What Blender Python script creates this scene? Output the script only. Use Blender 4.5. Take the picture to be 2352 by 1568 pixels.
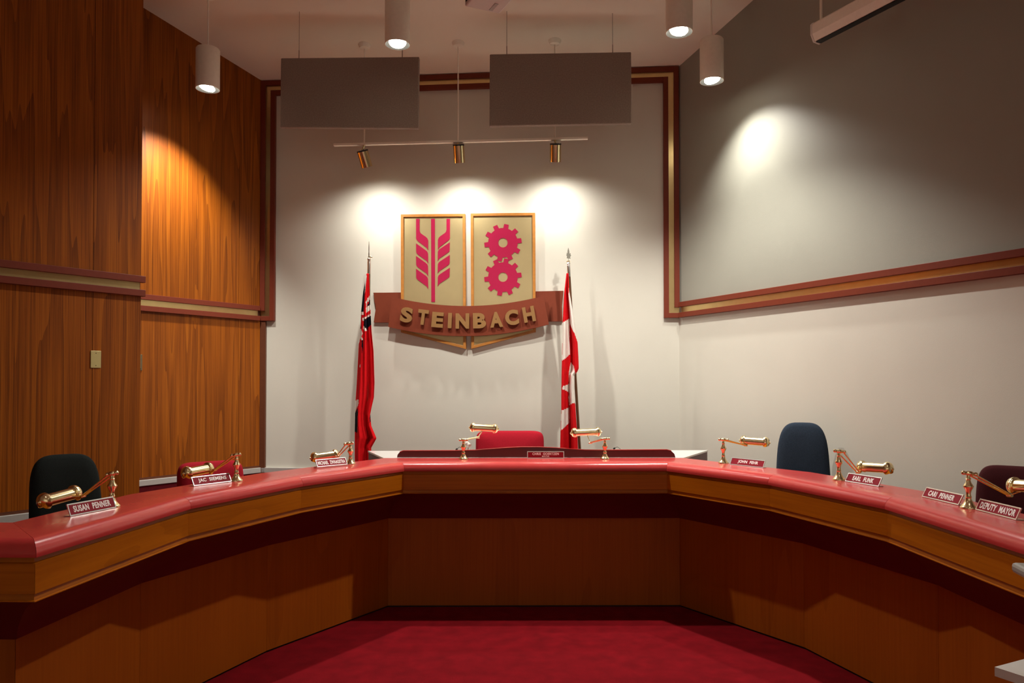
import bpy, bmesh, math, random
from mathutils import Vector, Matrix
random.seed(7)
for o in list(bpy.data.objects): bpy.data.objects.remove(o)
scene = bpy.context.scene
COL = scene.collection

# ------------------------------------------------------------------ camera
EYE = 1.6; FPX = 1750.0; PITCH = math.radians(1.0); SHIFT = 0.0296
cd = bpy.data.cameras.new('camera'); cam = bpy.data.objects.new('camera', cd); COL.objects.link(cam)
cd.sensor_width = 36.0; cd.lens = FPX / 2352 * 36.0; cd.shift_y = SHIFT; cd.clip_start = 0.05
cam.location = (0, 0, EYE); cam.rotation_euler = (math.pi / 2 + PITCH, 0, 0)
scene.camera = cam
# ------------------------------------------------------------------ world, exposure
w = bpy.data.worlds.new('world'); scene.world = w; w.use_nodes = True
w.node_tree.nodes['Background'].inputs[0].default_value = (1.0, 0.8, 0.6, 1)
w.node_tree.nodes['Background'].inputs[1].default_value = 0.02
vs = scene.view_settings
vs.view_transform = 'Standard'; vs.look = 'None'; vs.gamma = 1.0; vs.use_curve_mapping = False
vs.exposure = 0.47
WARM = (1.0, 0.955, 0.87)
TRACK_W = 42.0; PEND_W = 230.0; PIT_W = 255.0; HALL_W = 10.0; REAR_FILL_W = 200.0

# ------------------------------------------------------------------ measuring helpers (photo pixel -> metric point)
CY = 784 + SHIFT * 2352
def ray(px, py):
    a, b = (px - 1176) / FPX, -(py - CY) / FPX
    return Vector((a, math.cos(PITCH) - b * math.sin(PITCH), math.sin(PITCH) + b * math.cos(PITCH)))
EYEV = Vector((0, 0, EYE))
def at(px, py, Y):
    r = ray(px, py); return EYEV + r * (Y / r.y)
def atz(px, py, z):
    r = ray(px, py); return EYEV + r * ((z - EYE) / r.z)
class Wall:
    def __init__(s, a, b):
        s.o = Vector((a[0], a[1], 0)); d = Vector((b[0] - a[0], b[1] - a[1], 0)); s.L = d.length; s.u = d.normalized()
        n = Vector((-s.u.y, s.u.x, 0))
        if n.dot(Vector((0.15, 2.5, 0)) - s.o) < 0: n = -n
        s.n = n
    def pt(s, u, z, n=0.0): return s.o + s.u * u + s.n * n + Vector((0, 0, z))
    def hit(s, px, py, n=0.0):
        r = ray(px, py); o = s.o + s.n * n
        t = (o - EYEV).dot(s.n) / r.dot(s.n); p = EYEV + r * t
        return (p - s.o).dot(s.u), p.z

# ------------------------------------------------------------------ materials
MATS = {}
def nodes(name):
    m = bpy.data.materials.new(name); m.use_nodes = True
    nt = m.node_tree; return m, nt, nt.nodes['Principled BSDF']
def mat(name, col, rough=0.5, metal=0.0, noise=0.0, nscale=40.0, bump=0.0, bscale=200.0, coat=0.0, sheen=0.0, spec=0.5):
    m, nt, b = nodes(name)
    b.inputs['Base Color'].default_value = (*col, 1); b.inputs['Roughness'].default_value = rough
    b.inputs['Metallic'].default_value = metal; b.inputs['Coat Weight'].default_value = coat
    b.inputs['Sheen Weight'].default_value = sheen; b.inputs['Specular IOR Level'].default_value = spec
    tc = nt.nodes.new('ShaderNodeTexCoord')
    if noise > 0:
        n = nt.nodes.new('ShaderNodeTexNoise'); n.inputs['Scale'].default_value = nscale; n.inputs['Detail'].default_value = 4
        nt.links.new(tc.outputs['Object'], n.inputs['Vector'])
        r = nt.nodes.new('ShaderNodeMapRange'); r.inputs[1].default_value = 0.25; r.inputs[2].default_value = 0.75
        r.inputs[3].default_value = 1 - noise; r.inputs[4].default_value = 1 + noise
        nt.links.new(n.outputs['Fac'], r.inputs[0])
        v = nt.nodes.new('ShaderNodeVectorMath'); v.operation = 'SCALE'; v.inputs[0].default_value = col
        nt.links.new(r.outputs[0], v.inputs['Scale']); nt.links.new(v.outputs[0], b.inputs['Base Color'])
    if bump > 0:
        n2 = nt.nodes.new('ShaderNodeTexNoise'); n2.inputs['Scale'].default_value = bscale; n2.inputs['Detail'].default_value = 3
        nt.links.new(tc.outputs['Object'], n2.inputs['Vector'])
        bp = nt.nodes.new('ShaderNodeBump'); bp.inputs['Strength'].default_value = bump; bp.inputs['Distance'].default_value = 0.004
        nt.links.new(n2.outputs['Fac'], bp.inputs['Height']); nt.links.new(bp.outputs[0], b.inputs['Normal'])
    MATS[name] = m; return m
def emit(name, col, st):
    m, nt, b = nodes(name); b.inputs['Base Color'].default_value = (1, 1, 1, 1)
    b.inputs['Emission Color'].default_value = (*col, 1); b.inputs['Emission Strength'].default_value = st
    MATS[name] = m
def wood(name, c_dark, c_mid, c_light, rough, contour, stretch, fine, coat=0.0):
    """veneer: contour lines of a stretched noise (cathedral figure) plus fine pores, in UV metres (u across, v along grain)"""
    m, nt, b = nodes(name); N = nt.nodes; L = nt.links
    uv = N.new('ShaderNodeUVMap')
    mp = N.new('ShaderNodeMapping'); mp.inputs['Scale'].default_value = (stretch[0], stretch[1], 1); L.new(uv.outputs[0], mp.inputs[0])
    n1 = N.new('ShaderNodeTexNoise'); n1.inputs['Scale'].default_value = 1.0; n1.inputs['Detail'].default_value = 2.5; n1.inputs['Roughness'].default_value = 0.45
    L.new(mp.outputs[0], n1.inputs['Vector'])
    mu = N.new('ShaderNodeMath'); mu.operation = 'MULTIPLY'; mu.inputs[1].default_value = contour; L.new(n1.outputs['Fac'], mu.inputs[0])
    mr = N.new('ShaderNodeMath'); mr.operation = 'FRACT'; L.new(mu.outputs[0], mr.inputs[0])
    mp2 = N.new('ShaderNodeMapping'); mp2.inputs['Scale'].default_value = (fine[0], fine[1], 1); L.new(uv.outputs[0], mp2.inputs[0])
    n2 = N.new('ShaderNodeTexNoise'); n2.inputs['Scale'].default_value = 1.0; n2.inputs['Detail'].default_value = 6; n2.inputs['Roughness'].default_value = 0.65
    L.new(mp2.outputs[0], n2.inputs['Vector'])
    mx = N.new('ShaderNodeMath'); mx.operation = 'MULTIPLY_ADD'; mx.inputs[1].default_value = 0.18; L.new(mr.outputs[0], mx.inputs[0])
    m3 = N.new('ShaderNodeMath'); m3.operation = 'MULTIPLY'; m3.inputs[1].default_value = 0.8; L.new(n2.outputs['Fac'], m3.inputs[0]); L.new(m3.outputs[0], mx.inputs[2])
    cr = N.new('ShaderNodeValToRGB'); e = cr.color_ramp.elements
    e[0].position = 0.25; e[0].color = (*c_dark, 1); e[1].position = 0.85; e[1].color = (*c_light, 1)
    k = e.new(0.52); k.color = (*c_mid, 1)
    L.new(mx.outputs[0], cr.inputs[0]); L.new(cr.outputs[0], b.inputs['Base Color'])
    b.inputs['Specular IOR Level'].default_value = 0.22; b.inputs['Roughness'].default_value = rough; b.inputs['Coat Weight'].default_value = coat; b.inputs['Coat Roughness'].default_value = 0.25
    bp = N.new('ShaderNodeBump'); bp.inputs['Strength'].default_value = 0.08; bp.inputs['Distance'].default_value = 0.002
    L.new(n2.outputs['Fac'], bp.inputs['Height']); L.new(bp.outputs[0], b.inputs['Normal'])
    MATS[name] = m
mat('wall_paint', (0.61, 0.595, 0.52), 0.55, noise=0.02, nscale=3, bump=0.12, bscale=260)
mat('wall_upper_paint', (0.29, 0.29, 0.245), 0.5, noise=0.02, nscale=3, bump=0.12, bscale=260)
mat('ceiling_paint', (0.84, 0.765, 0.65), 0.8, noise=0.03, nscale=2, bump=0.1, bscale=120)
mat('rear_paint', (0.72, 0.68, 0.60), 0.7, noise=0.02)
wood('teak', (0.085, 0.018, 0.001), (0.26, 0.066, 0.0035), (0.44, 0.14, 0.009), 0.42, 9, (5.0, 0.22), (130, 1.2))
wood('desk_wood', (0.34, 0.090, 0.002), (0.45, 0.125, 0.003), (0.52, 0.155, 0.005), 0.38, 3, (1.2, 4), (1.6, 60))
wood('panel_wood', (0.28, 0.062, 0.002), (0.34, 0.080, 0.003), (0.39, 0.098, 0.005), 0.5, 3, (3, 0.5), (60, 1.2))
mat('lip_paint', (0.16, 0.028, 0.012), 0.5, noise=0.05, spec=0.25)
mat('edge_trim', (0.11, 0.030, 0.010), 0.5, noise=0.08)
mat('brass_strip', (0.74, 0.56, 0.27), 0.30, 1.0, noise=0.05, nscale=12)
mat('brass', (0.95, 0.83, 0.50), 0.20, 1.0, noise=0.02, nscale=20)
mat('brass_warm', (0.92, 0.77, 0.45), 0.18, 1.0, noise=0.02, nscale=20)
mat('gold_sheet', (0.62, 0.50, 0.26), 0.36, 0.75, noise=0.04, nscale=6, bump=0.03, bscale=300)
mat('vinyl', (0.56, 0.050, 0.048), 0.23, noise=0.05, nscale=14, bump=0.30, bscale=10, spec=0.38)
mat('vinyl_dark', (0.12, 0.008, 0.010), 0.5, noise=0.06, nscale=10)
mat('carpet', (0.20, 0.0035, 0.008), 0.95, noise=0.22, nscale=9, bump=0.6, bscale=420, spec=0.1)
mat('carpet_dark', (0.10, 0.006, 0.010), 0.95, noise=0.2, nscale=30, bump=0.4, bscale=420, spec=0.1)
mat('aluminium', (0.50, 0.48, 0.45), 0.45, 0.35, noise=0.03)
mat('black', (0.004, 0.004, 0.004), 0.7, noise=0.1)
mat('black_plastic', (0.015, 0.015, 0.015), 0.4, noise=0.1)
mat('white_plastic', (0.72, 0.69, 0.64), 0.4, noise=0.02)
mat('grey_plastic', (0.45, 0.45, 0.42), 0.45, noise=0.03)
mat('can_paint', (0.90, 0.85, 0.74), 0.5, noise=0.03)
mat('laminate', (0.80, 0.78, 0.75), 0.16, noise=0.01)
mat('maroon_gloss', (0.085, 0.006, 0.008), 0.45, noise=0.05)
mat('baffle_cloth', (0.28, 0.225, 0.185), 0.95, noise=0.14, nscale=90, bump=0.7, bscale=300, sheen=0.25, spec=0.1)
mat('wire', (0.25, 0.2, 0.16), 0.4, 0.8, noise=0.05)
mat('chair_black', (0.008, 0.011, 0.010), 0.9, noise=0.25, nscale=160, bump=0.4, bscale=500, spec=0.2)
mat('chair_blue', (0.018, 0.030, 0.050), 0.9, noise=0.3, nscale=180, bump=0.4, bscale=500, spec=0.2)
mat('chair_red', (0.36, 0.006, 0.018), 0.9, noise=0.12, nscale=120, bump=0.4, bscale=500, spec=0.2)
mat('chair_wine', (0.045, 0.003, 0.005), 0.9, noise=0.15, nscale=120, bump=0.4, bscale=500, spec=0.2)
mat('frame_wood', (0.42, 0.17, 0.03), 0.42, noise=0.12, nscale=30)
mat('magenta', (0.33, 0.010, 0.050), 0.35, noise=0.03, spec=0.25)
mat('banner_paint', (0.17, 0.034, 0.015), 0.55, noise=0.04, spec=0.2)
mat('letter_gold', (0.26, 0.135, 0.045), 0.42, 0.15, noise=0.05)
mat('plate_red', (0.26, 0.008, 0.022), 0.55, noise=0.03, spec=0.15)
mat('plate_white', (0.9, 0.88, 0.86), 0.4, noise=0.01)
mat('plate_metal', (0.72, 0.70, 0.69), 0.25, 0.8, noise=0.03)
mat('flag_red', (0.60, 0.006, 0.010), 0.85, noise=0.06, nscale=30, spec=0.1)
mat('flag_white', (0.76, 0.71, 0.65), 0.85, noise=0.04, nscale=30, spec=0.1)
mat('flag_black', (0.004, 0.004, 0.010), 0.85, noise=0.1, nscale=30, spec=0.1)
mat('pole_wood', (0.10, 0.035, 0.012), 0.35, noise=0.15, nscale=25)
mat('silver', (0.75, 0.73, 0.70), 0.2, 1.0, noise=0.03)
mat('ivory_plate', (0.55, 0.47, 0.20), 0.35, 0.3, noise=0.03)
mat('bronze_plate', (0.16, 0.12, 0.06), 0.4, 0.5, noise=0.05)
mat('paper', (0.85, 0.83, 0.80), 0.6, noise=0.02)
emit('bulb', (1.0, 0.90, 0.72), 18.0)

# ------------------------------------------------------------------ mesh helpers
class MB:
    def __init__(s): s.v = []; s.f = []; s.m = []
    def add(s, vs_, fs, mi=0):
        k = len(s.v); s.v += [tuple(p) for p in vs_]; s.f += [[i + k for i in f] for f in fs]; s.m += [mi] * len(fs)
    def hexa(s, p, mi=0):      # 8 points: bottom 4, top 4
        s.add(p, [(3, 2, 1, 0), (4, 5, 6, 7), (0, 1, 5, 4), (1, 2, 6, 5), (2, 3, 7, 6), (3, 0, 4, 7)], mi)
    def box(s, x0, x1, y0, y1, z0, z1, M=None, mi=0):
        p = [Vector(q) for q in ((x0, y0, z0), (x1, y0, z0), (x1, y1, z0), (x0, y1, z0), (x0, y0, z1), (x1, y0, z1), (x1, y1, z1), (x0, y1, z1))]
        if M: p = [M @ q for q in p]
        s.hexa(p, mi)
    def wbox(s, W, u0, u1, z0, z1, n0, n1, mi=0):
        s.hexa([W.pt(u0, z0, n0), W.pt(u1, z0, n0), W.pt(u1, z0, n1), W.pt(u0, z0, n1), W.pt(u0, z1, n0), W.pt(u1, z1, n0), W.pt(u1, z1, n1), W.pt(u0, z1, n1)], mi)
    def loft(s, rings, cap=True, mi=0, closed=True):
        k = len(s.v); n = len(rings[0])
        for r in rings: s.v += [tuple(p) for p in r]
        for i in range(len(rings) - 1):
            for j in range(n if closed else n - 1):
                a = k + i * n + j; b_ = k + i * n + (j + 1) % n
                s.f.append([a, b_, b_ + n, a + n]); s.m.append(mi)
        if cap:
            s.f.append([k + j for j in range(n)][::-1]); s.m.append(mi)
            s.f.append([k + (len(rings) - 1) * n + j for j in range(n)]); s.m.append(mi)
    def tube(s, pts, r, n=10, mi=0, cap=True):
        pts = [Vector(p) for p in pts]; rings = []
        rr = r if isinstance(r, (list, tuple)) else [r] * len(pts)
        for i, p in enumerate(pts):
            t = (pts[min(i + 1, len(pts) - 1)] - pts[max(i - 1, 0)]).normalized()
            a = t.orthogonal().normalized() if i == 0 else (a_ - t * a_.dot(t)).normalized()
            a_ = a; b_ = t.cross(a)
            rings.append([p + (a * math.cos(2 * math.pi * j / n) + b_ * math.sin(2 * math.pi * j / n)) * rr[i] for j in range(n)])
        s.loft(rings, cap, mi)
    def lathe(s, o, axis, prof, n=20, mi=0, cap=True):   # prof: (distance along axis, radius)
        o = Vector(o); ax = Vector(axis).normalized(); a = ax.orthogonal().normalized(); b_ = ax.cross(a)
        s.loft([[o + ax * h + (a * math.cos(2 * math.pi * j / n) + b_ * math.sin(2 * math.pi * j / n)) * max(r, 1e-4) for j in range(n)] for h, r in prof], cap, mi)
    def plate(s, W, poly, n0, n1, mi=0):    # polygon in wall coordinates extruded along the normal
        k = len(s.v); N = len(poly)
        s.v += [tuple(W.pt(u, z, n0)) for u, z in poly] + [tuple(W.pt(u, z, n1)) for u, z in poly]
        s.f.append([k + i for i in range(N)]); s.f.append([k + N + i for i in range(N)][::-1]); s.m += [mi, mi]
        for i in range(N):
            j = (i + 1) % N; s.f.append([k + i, k + N + i, k + N + j, k + j]); s.m.append(mi)
    def ringplate(s, W, outer, inner, n0, n1, mi=0):   # frame: outer and inner outlines with the same number of corners
        k = len(s.v); N = len(outer)
        for n in (n0, n1):
            for P in (outer, inner): s.v += [tuple(W.pt(u, z, n)) for u, z in P]
        for i in range(N):
            j = (i + 1) % N; A, B, C, D = k, k + N, k + 2 * N, k + 3 * N
            for f in ([A + i, A + j, B + j, B + i], [C + i, D + i, D + j, C + j], [A + i, C + i, C + j, A + j], [B + i, B + j, D + j, D + i]):
                s.f.append(f); s.m.append(mi)
    def obj(s, name, mats, parent=None, smooth=None, bevel=0.0, uvw=None, flip=True):
        if isinstance(mats, str): mats = [mats]
        org = parent.get('_o') if parent else None
        off = Vector(org) if org else Vector((0, 0, 0))
        me = bpy.data.meshes.new(name); me.from_pydata([tuple(Vector(p) - off) for p in s.v], [], s.f)
        for m in mats: me.materials.append(MATS[m])
        for p, mi in zip(me.polygons, s.m): p.material_index = mi
        bm = bmesh.new(); bm.from_mesh(me); bmesh.ops.recalc_face_normals(bm, faces=bm.faces); bm.to_mesh(me); bm.free()
        if uvw:
            ul = me.uv_layers.new(name='UVMap')
            for l in me.loops:
                p = Vector(me.vertices[l.vertex_index].co) + off; ul.data[l.index].uv = uvw(p)
        if smooth is not None:
            me.polygons.foreach_set('use_smooth', [True] * len(me.polygons)); me.set_sharp_from_angle(angle=math.radians(smooth))
        o = bpy.data.objects.new(name, me); COL.objects.link(o)
        if parent: o.parent = parent; o['_o'] = tuple(off)
        if bevel:
            b = o.modifiers.new('bevel', 'BEVEL'); b.width = bevel; b.segments = 2; b.limit_method = 'ANGLE'; b.angle_limit = math.radians(40)
        me.update(); return o
def thing(name, label, cat, loc, rotz=0.0, group=None):
    o = bpy.data.objects.new(name, None); COL.objects.link(o); o.empty_display_size = 0.1
    o.location = loc; o.rotation_euler = (0, 0, rotz); o['label'] = label; o['category'] = cat
    if group: o['group'] = group
    o['_o'] = tuple(loc) if rotz == 0.0 else (0, 0, 0)
    return o
def tag(o, label, cat, group=None):
    o['label'] = label; o['category'] = cat
    if group: o['group'] = group
    return o
def structure(o, label=None):
    o['kind'] = 'structure'
    if label: o['label'] = label
    return o
def glyphs(text, bold=0.0, spacing=1.0):
    """font outline mesh of a text, flat, as (verts2d, faces)"""
    cu = bpy.data.curves.new('t', 'FONT'); cu.body = text; cu.size = 1; cu.offset = bold; cu.space_character = spacing; cu.resolution_u = 4
    ob = bpy.data.objects.new('t', cu); COL.objects.link(ob); bpy.context.view_layer.update()
    dg = bpy.context.evaluated_depsgraph_get(); me = bpy.data.meshes.new_from_object(ob.evaluated_get(dg))
    vs_ = [(v.co.x, v.co.y) for v in me.vertices]; fs = [list(p.vertices) for p in me.polygons]
    bpy.data.objects.remove(ob); bpy.data.curves.remove(cu); bpy.data.meshes.remove(me)
    x0 = min(v[0] for v in vs_); x1 = max(v[0] for v in vs_); y0 = min(v[1] for v in vs_); y1 = max(v[1] for v in vs_)
    return [((x - x0) / (x1 - x0), (y - y0) / (y1 - y0)) for x, y in vs_], fs
def solid_text(mb, vf, place, n0, n1, mi=0):
    """place(x, y, n) -> point, x and y in 0..1"""
    v, f = vf; k = len(mb.v); N = len(v)
    bm = bmesh.new(); bv = [bm.verts.new((x, y, 0)) for x, y in v]
    for q in f:
        try: bm.faces.new([bv[i] for i in q])
        except ValueError: pass
    bmesh.ops.remove_doubles(bm, verts=bm.verts, dist=1e-4)
    bm.verts.ensure_lookup_table(); bm.verts.index_update()
    vv = [(p.co.x, p.co.y) for p in bm.verts]; ff = [[p.index for p in q.verts] for q in bm.faces]
    ee = [[p.index for p in e.verts] for e in bm.edges if len(e.link_faces) == 1]; bm.free()
    N = len(vv)
    mb.v += [tuple(place(x, y, n1)) for x, y in vv] + [tuple(place(x, y, n0)) for x, y in vv]
    for q in ff: mb.f.append([k + i for i in q]); mb.f.append([k + N + i for i in q][::-1]); mb.m += [mi, mi]
    for a, b_ in ee: mb.f.append([k + a, k + b_, k + N + b_, k + N + a]); mb.m.append(mi)

# ------------------------------------------------------------------ room shell
A_L = at(600, 738, 7.5); A_R = at(1560, 728, 7.15)
WB = Wall((A_L.x, A_L.y), (A_R.x, A_R.y))                        # back wall, left to right
J = at(320, 715.6, 6.47); dl = Vector((J.x - A_L.x, J.y - A_L.y, 0)).normalized()
WLB = Wall((A_L.x, A_L.y), tuple((A_L + dl * 1.75).xy))          # rear part of the left wall, u from the corner towards us
F0 = at(322, 652, 5.42); F1 = at(0, 617, 4.71); df = Vector((F1.x - F0.x, F1.y - F0.y, 0)).normalized()
WLF = Wall((F0.x, F0.y), tuple((F0 + df * 5.0).xy))              # front part of the left wall
R1_ = at(2352, 625.9, 4.32); dr = Vector((R1_.x - A_R.x, R1_.y - A_R.y, 0)).normalized()
WR = Wall((A_R.x, A_R.y), tuple((A_R + dr * 11.0).xy))
HW = 6.0
def uv_of(W): return lambda p: ((p - W.o).dot(W.u), p.z)
def wall(name, W, u0, u1, material, thick=0.12, z1=HW):
    b = MB(); b.wbox(W, u0, u1, 0.0, z1, -thick, 0.0); return structure(b.obj(name, material, uvw=uv_of(W)))
fl = MB(); fl.box(-9, 9, -6, 9.5, -0.1, 0.0)
structure(fl.obj('floor', 'carpet'), 'dark red carpet of the floor between the desks')
wback = wall('wall_back', WB, -0.3, WB.L + 0.3, 'wall_paint'); wback['label'] = 'pale grey painted back wall behind the crest'
wright = wall('wall_right', WR, 0.0, WR.L, 'wall_paint'); wright['label'] = 'grey painted right wall with a trim rail'
wlb = wall('wall_left_rear', WLB, 0.0, WLB.L, 'edge_trim'); wlb['label'] = 'teak panelled left wall nearest the back wall'
wlf = wall('wall_left', WLF, 0.0, WLF.L, 'edge_trim', thick=0.5); wlf['label'] = 'teak panelled left wall nearest the viewer'
e1 = WLF.pt(WLF.L, 0); e2 = WR.pt(WR.L, 0)
WS = Wall((e1.x, e1.y), (e1.x, -5.0)); wall('wall_left_front', WS, 0, WS.L, 'rear_paint')
WZ = Wall((e1.x, -5.0), (e2.x + 3, -5.0)); wall('wall_rear', WZ, -0.2, WZ.L, 'rear_paint')
WR2 = Wall((e2.x, e2.y), (e2.x, -5.0)); wall('wall_right_front', WR2, 0, WR2.L, 'rear_paint')
def ceil_z(x, y):
    d = (Vector((x, y, 0)) - WB.o).dot(WB.n); return 4.60 + 0.21 * min(max(d, -1), 4.2)
cl = MB(); us = (-5.5, 10.5); ns = (-0.4, 4.2, 13.5)
grid = [[(WB.o + WB.u * u + WB.n * n) for u in us] for n in ns]
for k in range(2):
    q = [grid[k][0], grid[k][1], grid[k + 1][1], grid[k + 1][0]]
    lo = [Vector((p.x, p.y, ceil_z(p.x, p.y))) for p in q]
    cl.hexa(lo + [p + Vector((0, 0, 0.1)) for p in lo])
structure(cl.obj('ceiling', 'ceiling_paint'), 'sloping cream ceiling rising towards the viewer')

# teak veneer panels (joints left open), above and below the rails
ZR0, ZR1 = 2.230, 2.371                     # rail bottom and top
ZS = 0.794                                  # metal strip on the walls
def panels(W, parent, cuts, zs):
    for a, b_ in zip(cuts[:-1], cuts[1:]):
        for z0, z1 in zs:
            p = MB(); p.wbox(W, a + 0.0015, b_ - 0.0015, z0, z1, 0.0, 0.014)
            off = random.uniform(0, 20)
            p.obj('panel', 'teak', parent, uvw=lambda q, W=W, off=off: ((q - W.o).dot(W.u) + off, q.z + off * 3))
s1 = WLB.hit(545, 900)[0]
panels(WLB, wlb, [0.012, s1, s1 + 1.22, WLB.L], [(ZS + 0.02, ZR0), (ZR1, 5.5)])
s2 = WLF.hit(209, 900)[0]
panels(WLF, wlf, [0.0, s2, s2 + 1.22, s2 + 2.44, WLF.L], [(ZS + 0.02, ZR0), (ZR1, 5.5)])

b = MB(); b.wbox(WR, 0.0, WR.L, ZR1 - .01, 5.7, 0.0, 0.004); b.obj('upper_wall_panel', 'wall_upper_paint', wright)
# trim: two maroon lips with a recessed brass band between them
LIP, BAND = 0.046, 0.052
P_LIP, P_BR = 0.040, 0.016
TN = [0]
def trim(label):
    TN[0] += 1; return 'trim_%d' % TN[0], label
def rail(W, u0, u1, z0, label, e0=0.0, e1=0.0):
    nm, lb = trim(label)
    b = MB(); b.wbox(W, u0 + 0.012, u1 - 0.012, z0 + LIP, z0 + LIP + BAND, 0.0, P_BR); root = structure(b.obj(nm, 'brass_strip'), lb)
    for za in (z0, z0 + LIP + BAND):
        b = MB(); b.wbox(W, u0 - e0, u1 + e1, za, za + LIP, 0.0, P_LIP); b.obj('lip', 'lip_paint', root, bevel=0.002)
    return root
rail(WLB, 0.042, WLB.L, ZR0, 'maroon and brass rail across the rear left panelling')
rail(WLF, 0.0, WLF.L, ZR0, 'maroon and brass rail across the front left panelling', e0=0.02)
rail(WR, 0.042, WR.L, ZR0, 'maroon and brass rail running along the right wall')
# frame on the back wall
nm, lb = trim('maroon and brass frame around the back wall')
Lw = WB.L; ZT = 4.60; TW = 2 * LIP + BAND
b = MB()
b.wbox(WB, LIP, LIP + BAND, ZR0 + LIP, ZT - LIP, 0, P_BR); b.wbox(WB, 0.0, LIP, ZR0 + LIP, ZR0 + LIP + BAND, 0, P_BR)
b.wbox(WB, Lw - LIP - BAND, Lw - LIP, ZR0 + LIP, ZT - LIP, 0, P_BR); b.wbox(WB, Lw - LIP, Lw, ZR0 + LIP, ZR0 + LIP + BAND, 0, P_BR)
b.wbox(WB, LIP + BAND, Lw - LIP - BAND, ZT - LIP - BAND, ZT - LIP, 0, P_BR)
root = structure(b.obj(nm, 'brass_strip'), lb)
for rects in ([(0, LIP, ZR0 + LIP + BAND, ZT), (Lw - LIP, Lw, ZR0 + LIP + BAND, ZT), (LIP, Lw - LIP, ZT - LIP, ZT)],
              [(LIP + BAND, TW, ZR0, ZT - LIP - BAND), (0, LIP + BAND, ZR0, ZR0 + LIP), (Lw - TW, Lw - LIP - BAND, ZR0, ZT - LIP - BAND),
               (Lw - LIP - BAND, Lw, ZR0, ZR0 + LIP), (TW, Lw - TW, ZT - TW, ZT - LIP - BAND)]):
    for r in rects:
        b = MB(); b.wbox(WB, *r, 0, P_LIP); b.obj('lip', 'lip_paint', root, bevel=0.002)
nm, lb = trim('dark wooden corner strip beside the rear left panelling')
b = MB(); b.wbox(WB, 0.0, LIP + 0.01, 0.0, ZR0, 0, 0.03); structure(b.obj(nm, 'edge_trim', bevel=0.002), lb)
# metal strip with carpeted dado below it
for i, (W, u0, u1, lb) in enumerate(((WLB, 0.0, WLB.L, 'grey metal strip low on the rear left wall'), (WLF, 0.0, WLF.L, 'grey metal strip low on the front left wall'), (WB, 0.02, Lw, 'grey metal strip low on the back wall'))):
    b = MB(); b.wbox(W, u0, u1, ZS - 0.05, ZS, 0.0, 0.030); o = structure(b.obj('baseboard_%s' % ('left_rear', 'left', 'back')[i], 'aluminium', bevel=0.003), lb)
    b = MB(); b.wbox(W, u0, u1, 0.1, ZS - 0.05, 0.0, 0.018); b.obj('carpet_dado', 'carpet_dark', o)
    if i < 2:
        b = MB(); b.wbox(W, u0, u1, ZS, ZS + 0.02, 0.0, 0.016); b.obj('top_bead', 'edge_trim', o)

# ------------------------------------------------------------------ council desk (horseshoe)
ZA = 1.008; ZL = 1.067; ZAB = 0.854
FR = [atz(927, 1081.6, ZA), atz(692.5, 1116.5, ZA), atz(433.6, 1168.5, ZA), atz(81, 1279, ZA)]
FRr = [atz(1532, 1081.2, ZA), atz(1767.4, 1113, ZA), atz(2037.4, 1169.3, ZA), atz(2352, 1271, ZA)]
endl = FR[3] + Vector((-0.9, 0.02, 0))
dR = (FRr[3] - FRr[2]).normalized(); FRr[3] = FRr[2] + dR * 1.02; endr = FRr[3] + Vector((0.9, 0.02, 0))
LINE = [endl] + FR[::-1] + FRr + [endr]                          # left end ... centre ... right end
LINE = [Vector((p.x, p.y, 0)) for p in LINE]
def seg_normal(a, b_):
    d = (b_ - a).normalized(); return Vector((-d.y, d.x, 0))      # points away from the pit (line runs left -> centre -> right)
NORM = [seg_normal(LINE[i], LINE[i + 1]) for i in range(len(LINE) - 1)]
def vert_off(i, n):
    if i == 0: return LINE[0] + NORM[0] * n
    if i == len(LINE) - 1: return LINE[-1] + NORM[-1] * n
    m = (NORM[i - 1] + NORM[i]); m = m / m.dot(NORM[i]); return LINE[i] + m * n
def section(mb, i, prof, gap=0.0, mi=0, nz=1):
    d = (LINE[i + 1] - LINE[i]).normalized(); rings = []
    for t in range(nz + 1):
        ring = []
        for n, z in prof:
            a = vert_off(i, n) + d * gap; c = vert_off(i + 1, n) - d * gap
            p = a.lerp(c, t / nz); ring.append(Vector((p.x, p.y, z)))
        rings.append(ring)
    mb.loft(rings, True, mi)
WID = 0.345
bull = [(0.015, ZA)] + [(-0.012 + 0.055 - 0.055 * math.cos(a), ZL - 0.05 + 0.05 * math.sin(a)) for a in [math.radians(q) for q in (-10, 0, 8, 16, 24, 32, 40, 48, 56, 64, 72, 80, 90)]]
ledge_prof = bull + [(WID - 0.02, ZL), (WID - 0.005, ZL - 0.008), (WID, ZL - 0.025), (WID, ZA)]
desk = thing('council_desk', 'horseshoe council desk with red padded ledge and wooden front panels', 'desk', (0.15, 5.4, 0))
def seg_uv(i, along=True):
    d = (LINE[i + 1] - LINE[i]).normalized()
    off = i * 3.7
    return (lambda p: ((p - LINE[i]).dot(d) + off, p.z + off))
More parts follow.
